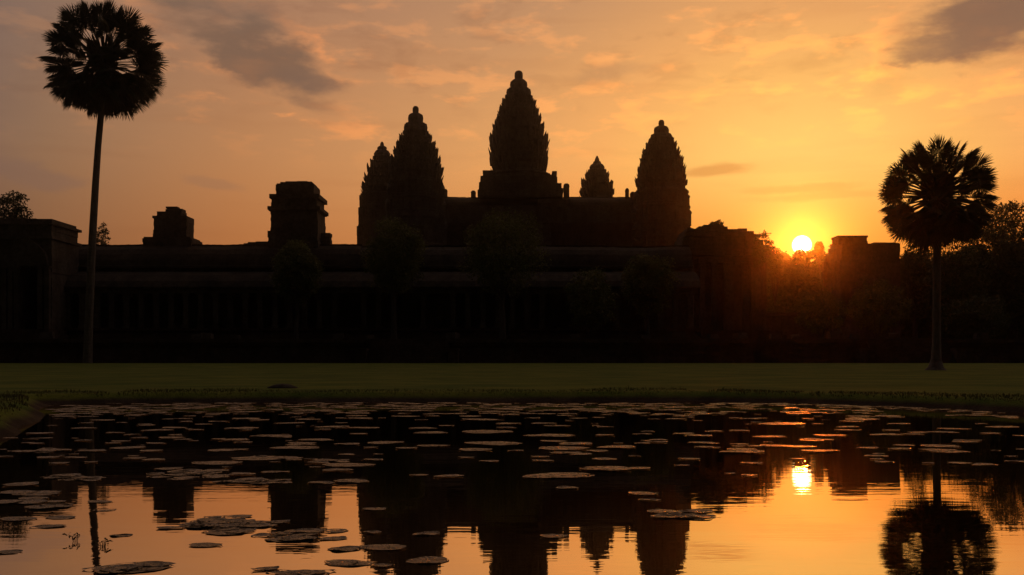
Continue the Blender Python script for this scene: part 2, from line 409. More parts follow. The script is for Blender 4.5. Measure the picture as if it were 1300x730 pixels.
# ------------------------------------------------------------------ temple towers
PLAN = [(1, .30), (.91, .30), (.91, .52), (.79, .52), (.79, .70), (.67, .70), (.67, .79), (.52, .79), (.52, .91), (.30, .91), (.30, 1)]
RING = []
for k in range(4):
    c, s_ = [(1, 0), (0, 1), (-1, 0), (0, -1)][k]
    for (a, b) in PLAN: RING.append((a*c-b*s_, a*s_+b*c))
def ring(cx, cy, z, r, rz, wob=0.0):
    c, s_ = math.cos(rz), math.sin(rz); o = []
    for (a, b) in RING:
        k = r*(1+R.uniform(-wob, wob)); o.append((cx+(a*c-b*s_)*k, cy+(a*s_+b*c)*k, z+R.uniform(-wob, wob)*r*.25))
    return o
def antefix(mb, x, y, z, ang, w, h, lean):
    """leaf shaped corner stone leaning outward"""
    c, s_ = math.cos(ang), math.sin(ang); t = w*.45
    def P(u, v, zz): return (x+u*c-v*s_, y+u*s_+v*c, z+zz)
    k = lean
    mb.rings([[P(-t, -w*.5, 0), P(t, -w*.5, 0), P(t, w*.5, 0), P(-t, w*.5, 0)],
              [P(-t+k*.4, -w*.58, h*.45), P(t*.8+k*.4, -w*.58, h*.45), P(t*.8+k*.4, w*.58, h*.45), P(-t+k*.4, w*.58, h*.45)],
              [P(-t*.4+k*.8, -w*.3, h*.8), P(t*.5+k*.8, -w*.3, h*.8), P(t*.5+k*.8, w*.3, h*.8), P(-t*.4+k*.8, w*.3, h*.8)],
              [P(k, -.04*w, h), P(k+.08*w, -.04*w, h), P(k+.08*w, .04*w, h), P(k, .04*w, h)]])
def tower(x, D, y_base, tiers, dome, finial, label, rz, shaft=None, name='temple_tower'):
    """tiers: (photo row of the cornice, half width in photo px) from the bottom up"""
    cx, cy = PX(x, D), D; s = D/F
    z_b = PZ(y_base, D)
    t = thing(name, (cx, cy, z_b if not shaft else PZ(shaft[-1][0], D)), label, 'temple tower', 'lotus bud towers of the temple')
    if shaft:
        mb = MB(); zs = z_b
        prev = (y_base, tiers[0][1]*.97)
        for (yy, hw) in shaft:
            z0, z1 = PZ(yy, D), PZ(prev[0], D); r = hw*s
            mb.rings([ring(cx, cy, z0, r*1.02, rz, .01), ring(cx, cy, z0+(z1-z0)*.12, r*1.02, rz, .01), ring(cx, cy, z0+(z1-z0)*.16, r*.97, rz, .01),
                      ring(cx, cy, z0+(z1-z0)*.5, r*.965, rz, .014), ring(cx, cy, z0+(z1-z0)*.80, r*.96, rz, .012), ring(cx, cy, z0+(z1-z0)*.86, r*1.0, rz, .01), ring(cx, cy, z0+(z1-z0)*.96, r*1.0, rz, .01), ring(cx, cy, z1+.01, r*.95, rz, .01)])
            for k in range(4):      # false door and pediment on each face
                a = rz+k*math.pi/2; fx, fy = cx+math.cos(a)*r*1.0, cy+math.sin(a)*r*1.0; hh = (z1-z0)
                for sg in (-1, 1):
                    mb.box((fx-math.sin(a)*sg*r*.2, fy+math.cos(a)*sg*r*.2, z0+hh*.32), (r*.05, r*.05, hh*.26), rz=a)
                mb.rings([[(fx+math.cos(a)*o-math.sin(a)*u*r*.30, fy+math.sin(a)*o+math.cos(a)*u*r*.30, z0+hh*v) for (u, v) in ((-1, .58), (1, .58), (.85, .70), (.4, .82), (0, .92), (-.4, .82), (-.85, .70))] for o in (-r*.08, r*.06)])
            prev = (yy, hw)
        mb.build('tower_base', M_TOWER, t)
    zb = z_b
    for i, (yc, hw) in enumerate(tiers):
        mb = MB(); zc = PZ(yc, D); h = zc-zb; r = hw*s
        nxt = tiers[i+1][1]*s if i+1 < len(tiers) else dome[0][1]*s*1.02
        w = r*.955
        mb.rings([ring(cx, cy, zb-.02, w*1.02, rz, .012), ring(cx, cy, zb+h*.12, w*1.02, rz, .012), ring(cx, cy, zb+h*.16, w*.95, rz, .012), ring(cx, cy, zb+h*.55, w*.955, rz, .018),
                  ring(cx, cy, zb+h*.66, w*1.0, rz, .015), ring(cx, cy, zb+h*.72, r*.985, rz, .012), ring(cx, cy, zb+h*.82, r*.98, rz, .015), ring(cx, cy, zb+h*.9, r*.93, rz, .01), ring(cx, cy, zb+h, min(r*.92, nxt*.985), rz, .015)])
        hh = max(h*.85, .7); last = .45 if i == len(tiers)-1 else 1.0
        for q, (a, b) in enumerate(RING):
            if math.hypot(a, b) < .9 or R.random() < .14: continue
            rr = r*R.uniform(.90, .945); X = cx+(a*math.cos(rz)-b*math.sin(rz))*rr; Y = cy+(a*math.sin(rz)+b*math.cos(rz))*rr
            antefix(mb, X, Y, zb+h*.50, math.atan2(Y-cy, X-cx), max(.30, r*R.uniform(.06, .10)), last*hh*R.uniform(.6, 1.1), r*R.uniform(.06, .13))
            if R.random() < .8: antefix(mb, X, Y, zb-h*.02, math.atan2(Y-cy, X-cx), max(.28, r*.065), hh*R.uniform(.5, .95), r*R.uniform(.05, .12))
        for k in range(4):          # bigger stone in the middle of each face
            a = rz+k*math.pi/2
            for o in (-.22, 0, .22):
                antefix(mb, cx+math.cos(a)*r*.92-math.sin(a)*o*r, cy+math.sin(a)*r*.92+math.cos(a)*o*r, zb+h*R.uniform(.55, .75), a, r*.13, last*hh*R.uniform(.6, 1.1), r*R.uniform(.03, .08))
        mb.build('tier', M_TOWER, t); zb = zc
    mb = MB(); n = 20                                   # lotus bud crowning
    mb.rings([[(cx+math.cos(2*math.pi*k/n)*hw*s*(1+.05*math.cos(k*math.pi)), cy+math.sin(2*math.pi*k/n)*hw*s*(1+.05*math.cos(k*math.pi)), PZ(yy, D)-.02) for k in range(n)] for (yy, hw) in dome])
    mb.build('lotus_bud', M_TOWER, t)
    mb = MB()
    mb.rings([[(cx+math.cos(2*math.pi*k/12)*hw*s, cy+math.sin(2*math.pi*k/12)*hw*s, PZ(yy, D)) for k in range(12)] for (yy, hw) in finial])
    mb.build('finial', M_TOWER, t)
    return t
RZ = rad(11)
tower(658.5, 212, 222, [(201, 35.8), (178, 36.2), (162, 31.6), (150.5, 28.2), (140, 25.0), (130, 21.2), (121, 17.2)],
      [(121.5, 14.8), (117, 15), (113.2, 14.2), (112.4, 10), (108, 10.6), (104, 10), (101.6, 7.6), (101, 5.4)], [(101.5, 5), (97, 5.3), (93, 5.1), (91.2, 4.2), (90, 2.4)],
      'tallest temple tower, in the middle of the group, pointed and stepped', RZ, shaft=[(240, 40), (262, 46)])
tower(527.7, 190, 232, [(215, 34), (203, 31.5), (192, 28), (182.5, 24.5), (174, 20.5), (166, 16)],
      [(166.5, 14), (162, 14.4), (157.2, 13.4), (156.4, 8.8), (150, 9.3), (146, 8.6), (144.2, 6.2), (143.8, 4)], [(144.5, 3.7), (140, 4), (137, 3.8), (135, 2.2)],
      'tall spiky temple tower left of the tallest, with a slimmer tower touching its left side', rad(12), shaft=[(252, 34), (272, 35.5), (318, 37)])
tower(485, 221, 247, [(235, 25.5), (224, 22.6), (213.5, 19), (205, 15), (198, 11.5)],
      [(198.5, 9.5), (195, 10), (191.5, 8), (190, 5.5), (187.5, 6), (185.5, 4)], [(186, 2.4), (183.5, 2.5), (181.5, 2), (180, 1)],
      'slim leftmost temple tower half hidden behind its taller neighbour', rad(9), shaft=[(262, 27), (285, 28.2), (318, 30)])
tower(839.7, 201, 243, [(229, 31.8), (215, 29.5), (203, 26.2), (192.5, 22.5), (183, 18.8), (174.5, 14.8)],
      [(175, 12.8), (172, 13), (170.5, 12), (170, 9), (165, 9.2), (162, 8.4), (160.4, 6), (160, 4)], [(160.5, 3.5), (157, 3.8), (154.3, 3.5), (152.5, 2.2)],
      'rightmost temple tower, tall and slender beside the sunlit gap', rad(12), shaft=[(262, 33), (285, 35), (302, 35.8), (320, 36)])
tower(758, 236, 253, [(243, 21.2), (232, 19.8), (222.5, 14.6), (215, 11)],
      [(215.5, 9), (212, 9.2), (209, 7.5), (207.5, 5), (205, 4.4)], [(205.5, 3.2), (203, 3), (200, 1.8), (197.8, .7)],
      'smallest temple tower, a short cone between the two tallest right ones', rad(10), shaft=[(275, 22)])

# ------------------------------------------------------------------ the stepped upper terrace that carries the towers
TT = thing('temple_terrace', (4, 183, 2.5), 'steep stepped stone terrace carrying the five pointed towers', 'terrace')
lv = [(2.3, 10.7, 172, -34, 37), (10.7, 18.7, 184, -31, 33), (18.7, 27.6, 200, -16, 27)]
for i, (z0, z1, yf, xa, xb) in enumerate(lv):
    mb = MB(); h = z1-z0; steps = 6
    for k in range(steps):
        e = [.0, .35, .55, .75, .95, .4][k]
        mb.bx(xa+e, xb-e, yf+e, 262-i*3-e, z0+h*k/steps, z0+h*(k+1)/steps-.004*k)
    mb.build('terrace_step', M_LATER, TT)
mb = MB(); zt = PZ(250.4, 207)
mb.bx(-15.5, 26.5, 202, 214, 27.6, zt-2.4); mb.build('gallery_wall', M_STONE, TT)
def vault(mb, x0, x1, yc, hw, z0, z1, n=60, wob=.04, rib=True, sag=0.0):
    """corbelled stone roof: pointed half-round section run along x"""
    prof = [(-1.06, -.06), (-1.06, .03), (-1, .05), (-.93, .30), (-.78, .56), (-.52, .80), (-.22, .95), (-.08, .985), (-.08, 1.06), (.08, 1.06), (.08, .985), (.22, .95), (.52, .80), (.78, .56), (.93, .30), (1, .05), (1.06, .03), (1.06, -.06)]
    rg = []
    for i in range(n+1):
        t = i/n; x = x0+(x1-x0)*t; k = 1+(.006 if i % 2 and rib else 0)
        dz = mnoise.noise(Vector((x*.22, yc*.1, z1)))*wob*2+R.uniform(-wob, wob)*.35
        rg.append([(x, yc+u*hw*k, z0+v*(z1-z0)*k/1.06+(dz if v > .5 else 0)) for (u, v) in prof])
    mb.rings(rg)
mb = MB(); vault(mb, -15.7, 26.7, 207, 4.6, zt-2.4, zt, 90, .09); mb.build('roof', M_ROOF, TT)
for (x, y0, y1, w) in [(565.5, 240, 251, 5), (601, 242, 252, 6), (719, 233, 251, 7), (796, 239, 253, 4.4), (803.3, 243.5, 253, 6.4)]:
    mb = MB(); D = 205; zz0, zz1 = PZ(y1, D)-.6, PZ(y0, D); c = PX(x, D); r = PW(w/2, D)
    mb.rings([[(c+a*r*k, D+b*r*k, z) for (a, b) in ((-1, -1), (1, -1), (1, 1), (-1, 1))] for (z, k) in ((zz0, 1.05), (zz0+(zz1-zz0)*.72, 1.0), (zz0+(zz1-zz0)*.78, 1.1), (zz1-.25, .95), (zz1, .45))])
    mb.build('pinnacle', M_STONE, TT)
mb = MB()                                             # stepped shoulders hugging the tallest tower
for (xa, xb, ya) in [(613.8, 627, 218.5), (700, 706, 220.5), (690, 706.5, 227), (610.5, 689.5, 225.5), (608.5, 712, 235.5), (607, 713.5, 243)]:
    D = 205.5; mb.blocks(PX(xa, D), PX(xb, D), D-3+(ya-219)*-.06, D+6, PZ(254, D), PZ(ya, D), .8, 2.0, .08, .35)
mb.build('shoulder', M_STONE, TT)
mb = MB(); D = 199                                  # pillared porch over the stair
mb.bx(PX(684, D), PX(724, D), D-1, D+1.5, PZ(258, D), PZ(254, D)); mb.bx(PX(687, D), PX(721, D), D-.7, D+1.5, PZ(263, D), PZ(258.1, D))
mb.build('porch_lintel', M_STONE, TT)
for x in (690, 704, 717):
    mb = MB(); mb.box((PX(x, D), D-.2, (PZ(263, D)+27.5)/2), (.42, .42, (PZ(263, D)-27.5)/2)); mb.bx(PX(x, D)-.55, PX(x, D)+.55, D-.75, D+.35, PZ(265, D), PZ(263.2, D)); mb.build('pillar', M_STONE, TT)
mb = MB()                                             # the steep stair
for k in range(50):
    t = k/46; mb.bx(-1, 7.5, 166+t*32, 199.5, 2.3+t*23, 2.3+(t+1/46)*23-.003)
mb.build('stair', M_STONE, TT)

# ------------------------------------------------------------------ outer gallery facing the lawn
YG = 100.0; ZT = 2.55
GA = thing('gallery', (-12, YG, ZT), 'long roofed stone gallery with rows of pillars running across behind the lawn', 'gallery')
gx0, gx1 = PX(62, YG), PX(884, YG)
mb = MB()
for (yo, za, zb_) in ((0, ZT-.2, ZT+.35), (.25, ZT+.35, ZT+.62), (.45, ZT+.62, ZT+.95), (.2, ZT+.95, ZT+1.2)):
    mb.bx(gx0-.3, gx1+.3-yo, YG-1.6+yo, YG+9-yo, za, zb_-.003)
mb.build('plinth', M_LATER, GA)
mb = MB(); mb.blocks(gx0, gx1, YG+2.6, YG+6.5, ZT+1.2, ZT+7.4, .62, 1.5, .03); mb.build('back_wall', M_STONE, GA)
mb = MB(); n = 44
for k in range(n):
    xx = gx0+.7+(gx1-gx0-1.4)*k/(n-1)
    if R.random() < .16: continue
    mbp = MB(); mbp.bx(xx-.24, xx+.24, YG-.9, YG-.42, ZT+1.2, ZT+4.55); mbp.bx(xx-.34, xx+.34, YG-1.0, YG-.32, ZT+4.3, ZT+4.58); mbp.bx(xx-.32, xx+.32, YG-.98, YG-.34, ZT+1.2, ZT+1.5)
    mbp.build('pillar', M_STONE, GA)
mb.bx(gx0, gx1, YG-1.05, YG-.3, ZT+4.59, ZT+5.0); mb.build('lintel', M_STONE, GA)
mb = MB(); N = 120                                     # half vault over the aisle
rg = []
for i in range(N+1):
    x = gx0-.2+(gx1-gx0+.4)*i/N; k = .05 if i % 2 else 0
    rg.append([(x, YG-1.35-k, ZT+5.0), (x, YG-1.35-k, ZT+5.2), (x, YG-.9-k, ZT+5.75+k), (x, YG+.2, ZT+6.4+k), (x, YG+1.6, ZT+6.85+k), (x, YG+2.9, ZT+7.0), (x, YG+2.9, ZT+5.01)])
mb.rings(rg); mb.build('aisle_roof', M_ROOF, GA)
zr = PZ(310.5, YG+4.5)
mb = MB(); vault(mb, gx0-.2, PX(460, YG+4.5), YG+4.5, 2.5, ZT+7.4, zr, 90, .05)
vault(mb, PX(460, YG+4.5)+.01, gx1, YG+4.5, 2.5, ZT+7.4, zr-.15, 90, .07); mb.build('roof', M_ROOF, GA)

# raised moulded terrace along the lawn (the long black band), with a stair
YT = 89.0
FT = thing('terrace_wall', (0, YT, .4), 'low dark moulded stone terrace edge running right across behind the lawn', 'terrace wall')
mb = MB()
for (o, za, zb_) in ((0, -.1, .7), (.25, .7, .98), (.5, .98, 1.9), (.3, 1.9, 2.18), (.12, 2.18, 2.5)):
    mb.bx(-75, 78, YT+o, YT+6, za, zb_-.003)
mb.build('moulding', M_LATER, FT)
mb = MB(); mb.bx(-75, 78, YT+.6, 162, -.1, ZT-.02); mb.build('paving', M_LATER, FT)
for xc in (PX(520, YT), PX(1150, YT)):
    mb = MB()
    for k in range(8): mb.bx(xc-3.4, xc+3.4, YT-2.2+k*.3, YT+.6, 0, .68+k*.24)
    mb.build('stair', M_LATER, FT)
for xc in (PX(520, YT), PX(1150, YT)):
    for sg in (-1, 1):
        mb = MB(); mb.bx(xc+sg*3.9-.42, xc+sg*3.9+.42, YT-2.3, YT+.5, 0, 1.45); mb.bx(xc+sg*3.9-.5, xc+sg*3.9+.5, YT-2.36, YT+.5, 1.45, 1.65); mb.build('stair_cheek', M_LATER, FT)
# tumbled stones on the terrace
stone_spots = [(60, 1.0), (250, .7), (262, .9), (300, .6), (430, .8), (470, .6), (575, .9), (730, .7), (820, .6), (860, 1.1), (905, .7), (940, .9), (985, .8), (1010, .6), (1060, 1.0), (1085, .7), (1135, .8), (1190, .6), (1245, .9)]
for (x, sz) in stone_spots:
    mb = MB(); D = YT+1.5+R.random()*3; mb.box((0, 0, sz*.32), (sz*.6, sz*.45, sz*.33), rz=R.uniform(-.5, .5), top=.93, jit=.05)
    o = mb.build('fallen_block', M_STONE); o.location = (PX(x, D), D, ZT-.03); o.rotation_euler = (R.uniform(-.06, .06), R.uniform(-.06, .06), 0)
    tag(o, 'squared fallen stone lying on top of the dark terrace edge', 'stone block', 'fallen stone blocks on the terrace')

# left corner pavilion
D = 96.0
PV = thing('corner_pavilion', (PX(40, D), D, ZT), 'big square stone pavilion with pillared doorway at the left end of the gallery', 'pavilion')
x0, x1 = PX(-140, D), PX(100, D+6)
mb = MB(); mb.bx(x0-.4, x1+.5, D-1.6, D+7, ZT-.2, ZT+.5); mb.bx(x0-.1, x1+.25, D-1.2, D+7, ZT+.5, ZT+1.0); mb.build('plinth', M_LATER, PV)
zc = PZ(302, D)
mb = MB()
dx0, dx1 = PX(28, D), PX(50, D)
mb.blocks(x0, dx0, D, D+6, ZT+1, zc, .55, 1.3, .03); mb.blocks(dx1, x1, D, D+6, ZT+1, zc, .55, 1.3, .03)
mb.bx(dx0, dx1, D+.02, D+5.9, PZ(340, D), zc-.01); mb.bx(dx0, dx1, D+3, D+5.9, ZT+1, PZ(340, D)-.01); mb.build('wall', M_STONE, PV)
mb = MB(); mb.bx(dx0-.9, dx1+.9, D-.5, D-.04, PZ(338, D), PZ(332, D)); mb.rings([[(dx0-.9+(dx1-dx0+1.8)*u, D+o, PZ(331.8, D)+v*2.1) for (u, v) in ((0, 0), (1, 0), (.95, .35), (.75, .72), (.5, 1), (.25, .72), (.05, .35))] for o in (-.45, -.05)])
mb.build('doorway_lintel', M_STONE, PV)
for x in (-4, 8, 16, 23.5, 53.5, 62):
    mb = MB(); c = PX(x, D); mb.bx(c-.22, c+.22, D-.5, D-.06, ZT+1, PZ(338.3, D)); mb.bx(c-.3, c+.3, D-.58, D-.05, PZ(341, D), PZ(338.4, D)+.05); mb.build('pillar', M_STONE, PV)
mb = MB()
for (o, ya, yb) in ((.35, 303.5, 300), (-.1, 300, 285), (.28, 285, 281.5)):
    mb.blocks(x0-o, x1+o*.6, D-o, D+6+o, PZ(ya, D)+.003, PZ(yb, D), .5, 1.6, .035, .0)
mb.blocks(x0+.4, PX(98, D+6), D+.3, D+5.8, PZ(281.5, D)+.003, PZ(276.8, D), .34, 1.8, .06, .12)
mb.blocks(x0+.4, PX(40, D), D+1, D+5.5, PZ(276.6, D), PZ(275, D), .2, 2.2, .06, .06)
mb.build('cornice', M_STONE, PV)

# the two ruined gate towers over the gallery roof
def stack(name, D, label, cat, levels, depth, group, ch=.42):
    xm = (levels[0][0]+levels[0][1])/2
    t = thing(name, (PX(xm, D), D+depth/2, PZ(levels[0][2], D)), label, cat, group)
    for nm, lvls in (('body', [l for l in levels if len(l) == 4]), ('cornice', [l[:4] for l in levels if len(l) == 5 and l[4] == 'c']), ('crest', [l[:4] for l in levels if len(l) == 5 and l[4] == 't'])):
        if not lvls: continue
        mb = MB()
        for (xa, xb, ya, yb) in lvls:
            wr = PW(xb-xa, D)/PW(levels[0][1]-levels[0][0], D); dd = depth*(1-wr)/2
            mb.blocks(XL(xa, D+dd, depth-2*dd), XR(xb, D+dd, depth-2*dd), D+dd, D+depth-dd, PZ(ya, D)+.004, PZ(yb, D), ch, .95, .055, .10 if nm == 'crest' else .0)
        mb.build(nm, M_STONE, t)
    return t
g_lab = 'ruined towers standing on the gallery roof'
g1 = stack('ruined_tower', 104, 'small ruined stone tower with a stepped broken top, nearest the tall left palm', 'ruined tower',
      [(180.5, 256.5, 318, 302.5), (183, 254, 302.5, 300.5), (194.5, 246, 300.5, 276), (193.5, 246.8, 276, 272.8, 'c'), (199, 237, 272.8, 266, 't'), (198, 214, 266, 264.5, 't'), (209.5, 235.5, 266, 262, 't'), (210.5, 229, 262, 258.8, 't')], 3.6, g_lab, .36)
g2 = stack('ruined_tower', 103.5, 'larger ruined stone tower with two jutting cornices and rounded flat top', 'ruined tower',
      [(340, 414, 318, 293), (400, 421.5, 318, 293), (343.5, 413, 293, 267.5), (339, 417, 266.2, 261.8, 'c'), (341, 415.5, 267.5, 266.2, 'c'), (344.5, 412, 261.8, 251.5), (341, 415.2, 251.5, 246, 'c'), (350.5, 406.6, 246, 241), (349.5, 407, 241, 233), (351, 405.5, 233, 230.5, 't'), (355, 402, 230.5, 228, 't'), (362, 395, 228, 226.3, 't')], 4.6, g_lab, .36)
mb = MB(); D = 103
for (xa, xb, ya, yb) in ((311, 341, 312, 305.5), (306, 318, 309.5, 307), (322, 338, 305.5, 303.8)): mb.blocks(PX(xa, D), PX(xb, D), D+1, D+4, PZ(ya, D), PZ(yb, D), .3, .8, .08, .12)
mb.build('broken_parapet', M_STONE, g2)

# right: columned ruin with a grown-over roof, low wall across the gap, and two broken blocks
D = 104.0
CR = thing('columned_ruin', (PX(930, D), D, ZT), 'ruined columned hall with plants on its roof, just left of the sun', 'ruin')
x0, x1 = PX(884.5, D), PX(980, D)
mb = MB(); mb.bx(x0+.1, x1+1.0, D-1.8, D+8, ZT-.2, ZT+.6); mb.bx(x0+.2, x1+.7, D-1.4, D+8, ZT+.6, ZT+1.1); mb.build('plinth', M_LATER, CR)
mb = MB(); mb.blocks(x0+.1, x1, D+2.2, D+7, ZT+1.1, PZ(322, D), .5, 1.2, .04); mb.blocks(PX(870, D), PX(952, D), D+1.5, D+7, PZ(322, D)+.004, PZ(298, D), .5, 1.2, .05); mb.build('wall', M_STONE, CR)
mb = MB(); mb.blocks(x0, PX(956, D), D-.9, D+2.3, PZ(334, D), PZ(328, D), .45, 1.5, .04); mb.build('lintel', M_STONE, CR)
for x in (890, 905, 921, 927, 944, 954):
    mb = MB(); c = PX(x, D); mb.bx(c-.24, c+.24, D-.7, D-.2, ZT+1.1, PZ(334.4, D)); mb.bx(c-.34, c+.34, D-.8, D-.1, PZ(338, D), PZ(334.3, D)); mb.build('pillar', M_STONE, CR)
mb = MB()
for (xa, xb, ya, yb) in ((872, 955, 298, 292), (874, 892, 292, 288), (890, 926, 292, 285.5), (925, 951.5, 292, 288), (896, 922, 285.5, 283), (951, 960, 300, 294), (950, 964, 322, 295), (953, 960, 295, 290.5), (962, 973, 322, 302), (971, 981, 322, 309), (980, 987, 322, 316)):
    mb.blocks(PX(xa, D), PX(xb, D), D+1+R.random()*.3, D+6.5, PZ(ya, D)+.004, PZ(yb, D), .3, .9, .07, .10)
mb.build('roof', M_STONE, CR)
D = 150.0
LW = thing('enclosure_wall', (PX(1020, D), D, .3), 'low laterite wall closing the gap between the columned ruin and the broken gate', 'wall')
mb = MB(); mb.blocks(PX(960, D), PX(1340, D), D, D+2, 2, PZ(400, D), .8, 2.4, .05, .12); mb.build('wall', M_LATER, LW)
mb = MB(); mb.bx(PX(960, D)-.1, PX(1340, D)+.1, D-.22, D+2.8, PZ(399.9, D), PZ(397, D)); mb.build('coping', M_LATER, LW)
stack('ruined_gate', 108, 'broken square stone gate block with a stepped right shoulder, just right of the sun', 'ruin',
      [(1050, 1143, 440, 330), (1054, 1142.5, 330, 309), (1056.5, 1101, 309, 300), (1055.5, 1102, 300, 297.3, 'c'), (1102.2, 1141.5, 309, 306.6, 'c'), (1103, 1138, 306.6, 305.4, 't'), (1053, 1063, 313, 307, 't'), (1047, 1056, 440, 321), (1043.5, 1056, 440, 330), (1051, 1058, 330, 313), (1064, 1072, 297.3, 296, 't')], 4.5, None, .45)

# ------------------------------------------------------------------ trees
def leaf_cluster(mb, c, r, n, size, flat=.75):
    for _ in range(n):
        u = Vector((R.gauss(0, 1), R.gauss(0, 1), R.gauss(0, 1)))
        if u.length < .01: continue
        u.normalize(); u *= r*R.random()**.45; u.z *= flat
        p = c+u; a = Vector((R.gauss(0, 1), R.gauss(0, 1), R.gauss(0, .7))).normalized(); b = a.cross(Vector((R.gauss(0, 1), R.gauss(0, 1), R.gauss(0, 1)))).normalized()
        l = size*R.uniform(.6, 1.3); w = l*.45; m = p+a*l*.5+Vector((0, 0, -l*.08))
        mb.add([p, m+b*w*.5, p+a*l+Vector((0, 0, -l*.25)), m-b*w*.5], [(0, 1, 2), (0, 2, 3)])
def make_tree(name, loc, H, hw, crown_lo, label, seed, leaf=.26, dens=1.0, lm=None, trunk=True, cat='tree', group=None, sparse=0.0):
    global R
    keep = R; R = random.Random(seed)
    t = thing(name, loc, label, cat, group); base = Vector(loc)
    lm = lm or M_LEAF
    H *= 1.0; cz = (crown_lo+H)/2; hz = (H-crown_lo)/2*1.12
    mb = MB(); cl = MB(); tips = []
    nl = 7 if trunk else 5
    if trunk:
        tr = max(.09, H*.02); top = crown_lo+hz*.9
        pts = [base+Vector((mnoise.noise(Vector((k*.7, seed, 0)))*hw*.12*k/3, mnoise.noise(Vector((k*.7, seed, 9)))*hw*.12*k/3, top*k/5-.15)) for k in range(6)]
        mb.tube(pts, [tr*1.5, tr*1.05, tr*.9, tr*.8, tr*.65, tr*.35], 9)
    ncl = int(34*dens) if trunk else int(22*dens)
    for k in range(ncl):
        a = k*2.399+R.uniform(-.4, .4); v = 1-2*(k+.5)/ncl
        rr = math.sqrt(max(0, 1-v*v)); sh = R.uniform(.60, 1.0)
        c = base+Vector((math.cos(a)*rr*hw*sh*.85, math.sin(a)*rr*hw*sh*.85, cz+v*hz*sh*.86))
        if sparse and R.random() < sparse: continue
        leaf_cluster(cl, c, min(hw, hz)*R.uniform(.22, .40), int(95*dens), leaf)
        if k % 3 == 0 and trunk:
            p0 = pts[2+(k % 3)]+(pts[-1]-pts[2])*R.uniform(0, .8); mid = (p0+c)*.5+Vector((0, 0, hz*.08))
            mb.tube([p0, mid, c], [tr*.4, tr*.24, tr*.08], 5)
    leaf_cluster(cl, base+Vector((0, 0, cz)), min(hw, hz)*.8, int(500*dens*(1-sparse)), leaf*(1.9 if dens > 1.3 else 1.2), max(.8, min(2.0, hz/hw)))
    if trunk: mb.build('trunk', M_BARK, t)
    else:
        for k in range(6):
            a = k*1.05; mb.tube([base+Vector((0, 0, -.1)), base+Vector((math.cos(a)*hw*.3, math.sin(a)*hw*.3, H*.4)), base+Vector((math.cos(a)*hw*.55, math.sin(a)*hw*.55, H*.75))], [.05, .035, .012], 5)
        mb.build('stems', M_BARK, t)
    cl.build('crown', lm, t)
    R = keep
    return t
def ptree(name, x, ytop, ylo, hw, D, z0, label, seed, **k):
    return make_tree(name, (PX(x, D), D, z0), PZ(ytop, D)-z0, PW(hw, D), PZ(ylo, D)-z0, label, seed, **k)
ptree('broadleaf_tree', 500, 277, 372, 43, 94, ZT, 'round dark tree in front of the temple below the left pair of pointed towers', 11, dens=1.9, lm=M_LEAF2, leaf=.24)
ptree('broadleaf_tree', 638, 266, 372, 56, 94.5, ZT, 'largest round tree in front of the temple, below its tallest tower', 12, dens=1.9, lm=M_LEAF2, leaf=.24)
ptree('conical_shrub', 749, 340, 418, 38, 92.5, ZT, 'olive conical leafy tree in front of the gallery below the smallest tower', 13, lm=M_LEAF2, trunk=False, dens=1.5, cat='tree')
ptree('broadleaf_tree', 376, 306, 385, 36, 95, ZT, 'dark tree in front of the larger ruined tower on the gallery', 14, dens=1.9, lm=M_LEAF2, leaf=.24)
ptree('broadleaf_tree', 822, 318, 400, 36, 95, ZT, 'dark tree at the foot of the rightmost pointed tower', 15, dens=1.9, lm=M_LEAF2, leaf=.24)
ptree('shrub', 1112, 352, 424, 46, 98, ZT, 'wide low shrub in front of the broken gate right of the sun', 16, lm=M_LEAF2, trunk=False, dens=1.4, cat='shrub')
ptree('shrub', 1042, 366, 424, 32, 97, ZT, 'smaller low shrub left of the wide one, straight below the sun', 17, lm=M_LEAF2, trunk=False, dens=1.2, cat='shrub')
ptree('broadleaf_tree', 14, 241, 300, 25, 118, ZT-.05, 'tree rising behind the left pavilion roof at the picture edge', 18, leaf=.3)
ptree('broadleaf_tree', 129, 281, 330, 11, 116, ZT-.05, 'small treetop peeping over the gallery roof behind the tall palm trunk', 19, leaf=.22, dens=.6)
ptree('shrub', 968, 292, 340, 17, 103, ZT+5, 'bush growing on the crumbling right end of the columned ruin', 20, lm=M_LEAF, trunk=False, dens=.9, leaf=.22, cat='shrub')
ptree('shrub', 1040, 306, 326, 6, 285, PZ(345, 285), 'tiny treetop sticking up right beside the sun', 21, trunk=False, dens=1.2, leaf=.5, cat='shrub')
ptree('shrub', 984, 311, 350, 14, 118, PZ(390, 118), 'low bush along the wall just left of the sun', 22, trunk=False, dens=.8, leaf=.2, cat='shrub')
ptree('shrub', 909, 279.5, 290, 14, 107, PZ(290, 107), 'scrubby plants rooted on the roof of the columned ruin', 23, trunk=False, dens=.7, leaf=.18, cat='shrub')
ptree('broadleaf_tree', 1287, 247, 340, 40, 124, ZT-.05, 'tallest of the trees behind the right palm, gaps of sky in its crown', 24, leaf=.3, sparse=.25, dens=1.7)
ptree('broadleaf_tree', 1258, 280, 400, 46, 108, ZT-.05, 'broad dark tree right of the right palm in front of the tallest one', 25, leaf=.3, dens=1.7)
ptree('broadleaf_tree', 1212, 305, 425, 42, 104, ZT-.05, 'dark tree straight behind the right palm trunk', 26, leaf=.3, dens=1.7)
ptree('broadleaf_tree', 1162, 300, 415, 30, 112, ZT-.05, 'narrow dark tree left of the right palm, touching the broken gate', 27, leaf=.28, dens=1.7)
ptree('broadleaf_tree', 1312, 286, 420, 46, 106, ZT-.05, 'dark tree cut off by the right picture edge', 28, leaf=.3, dens=1.7)
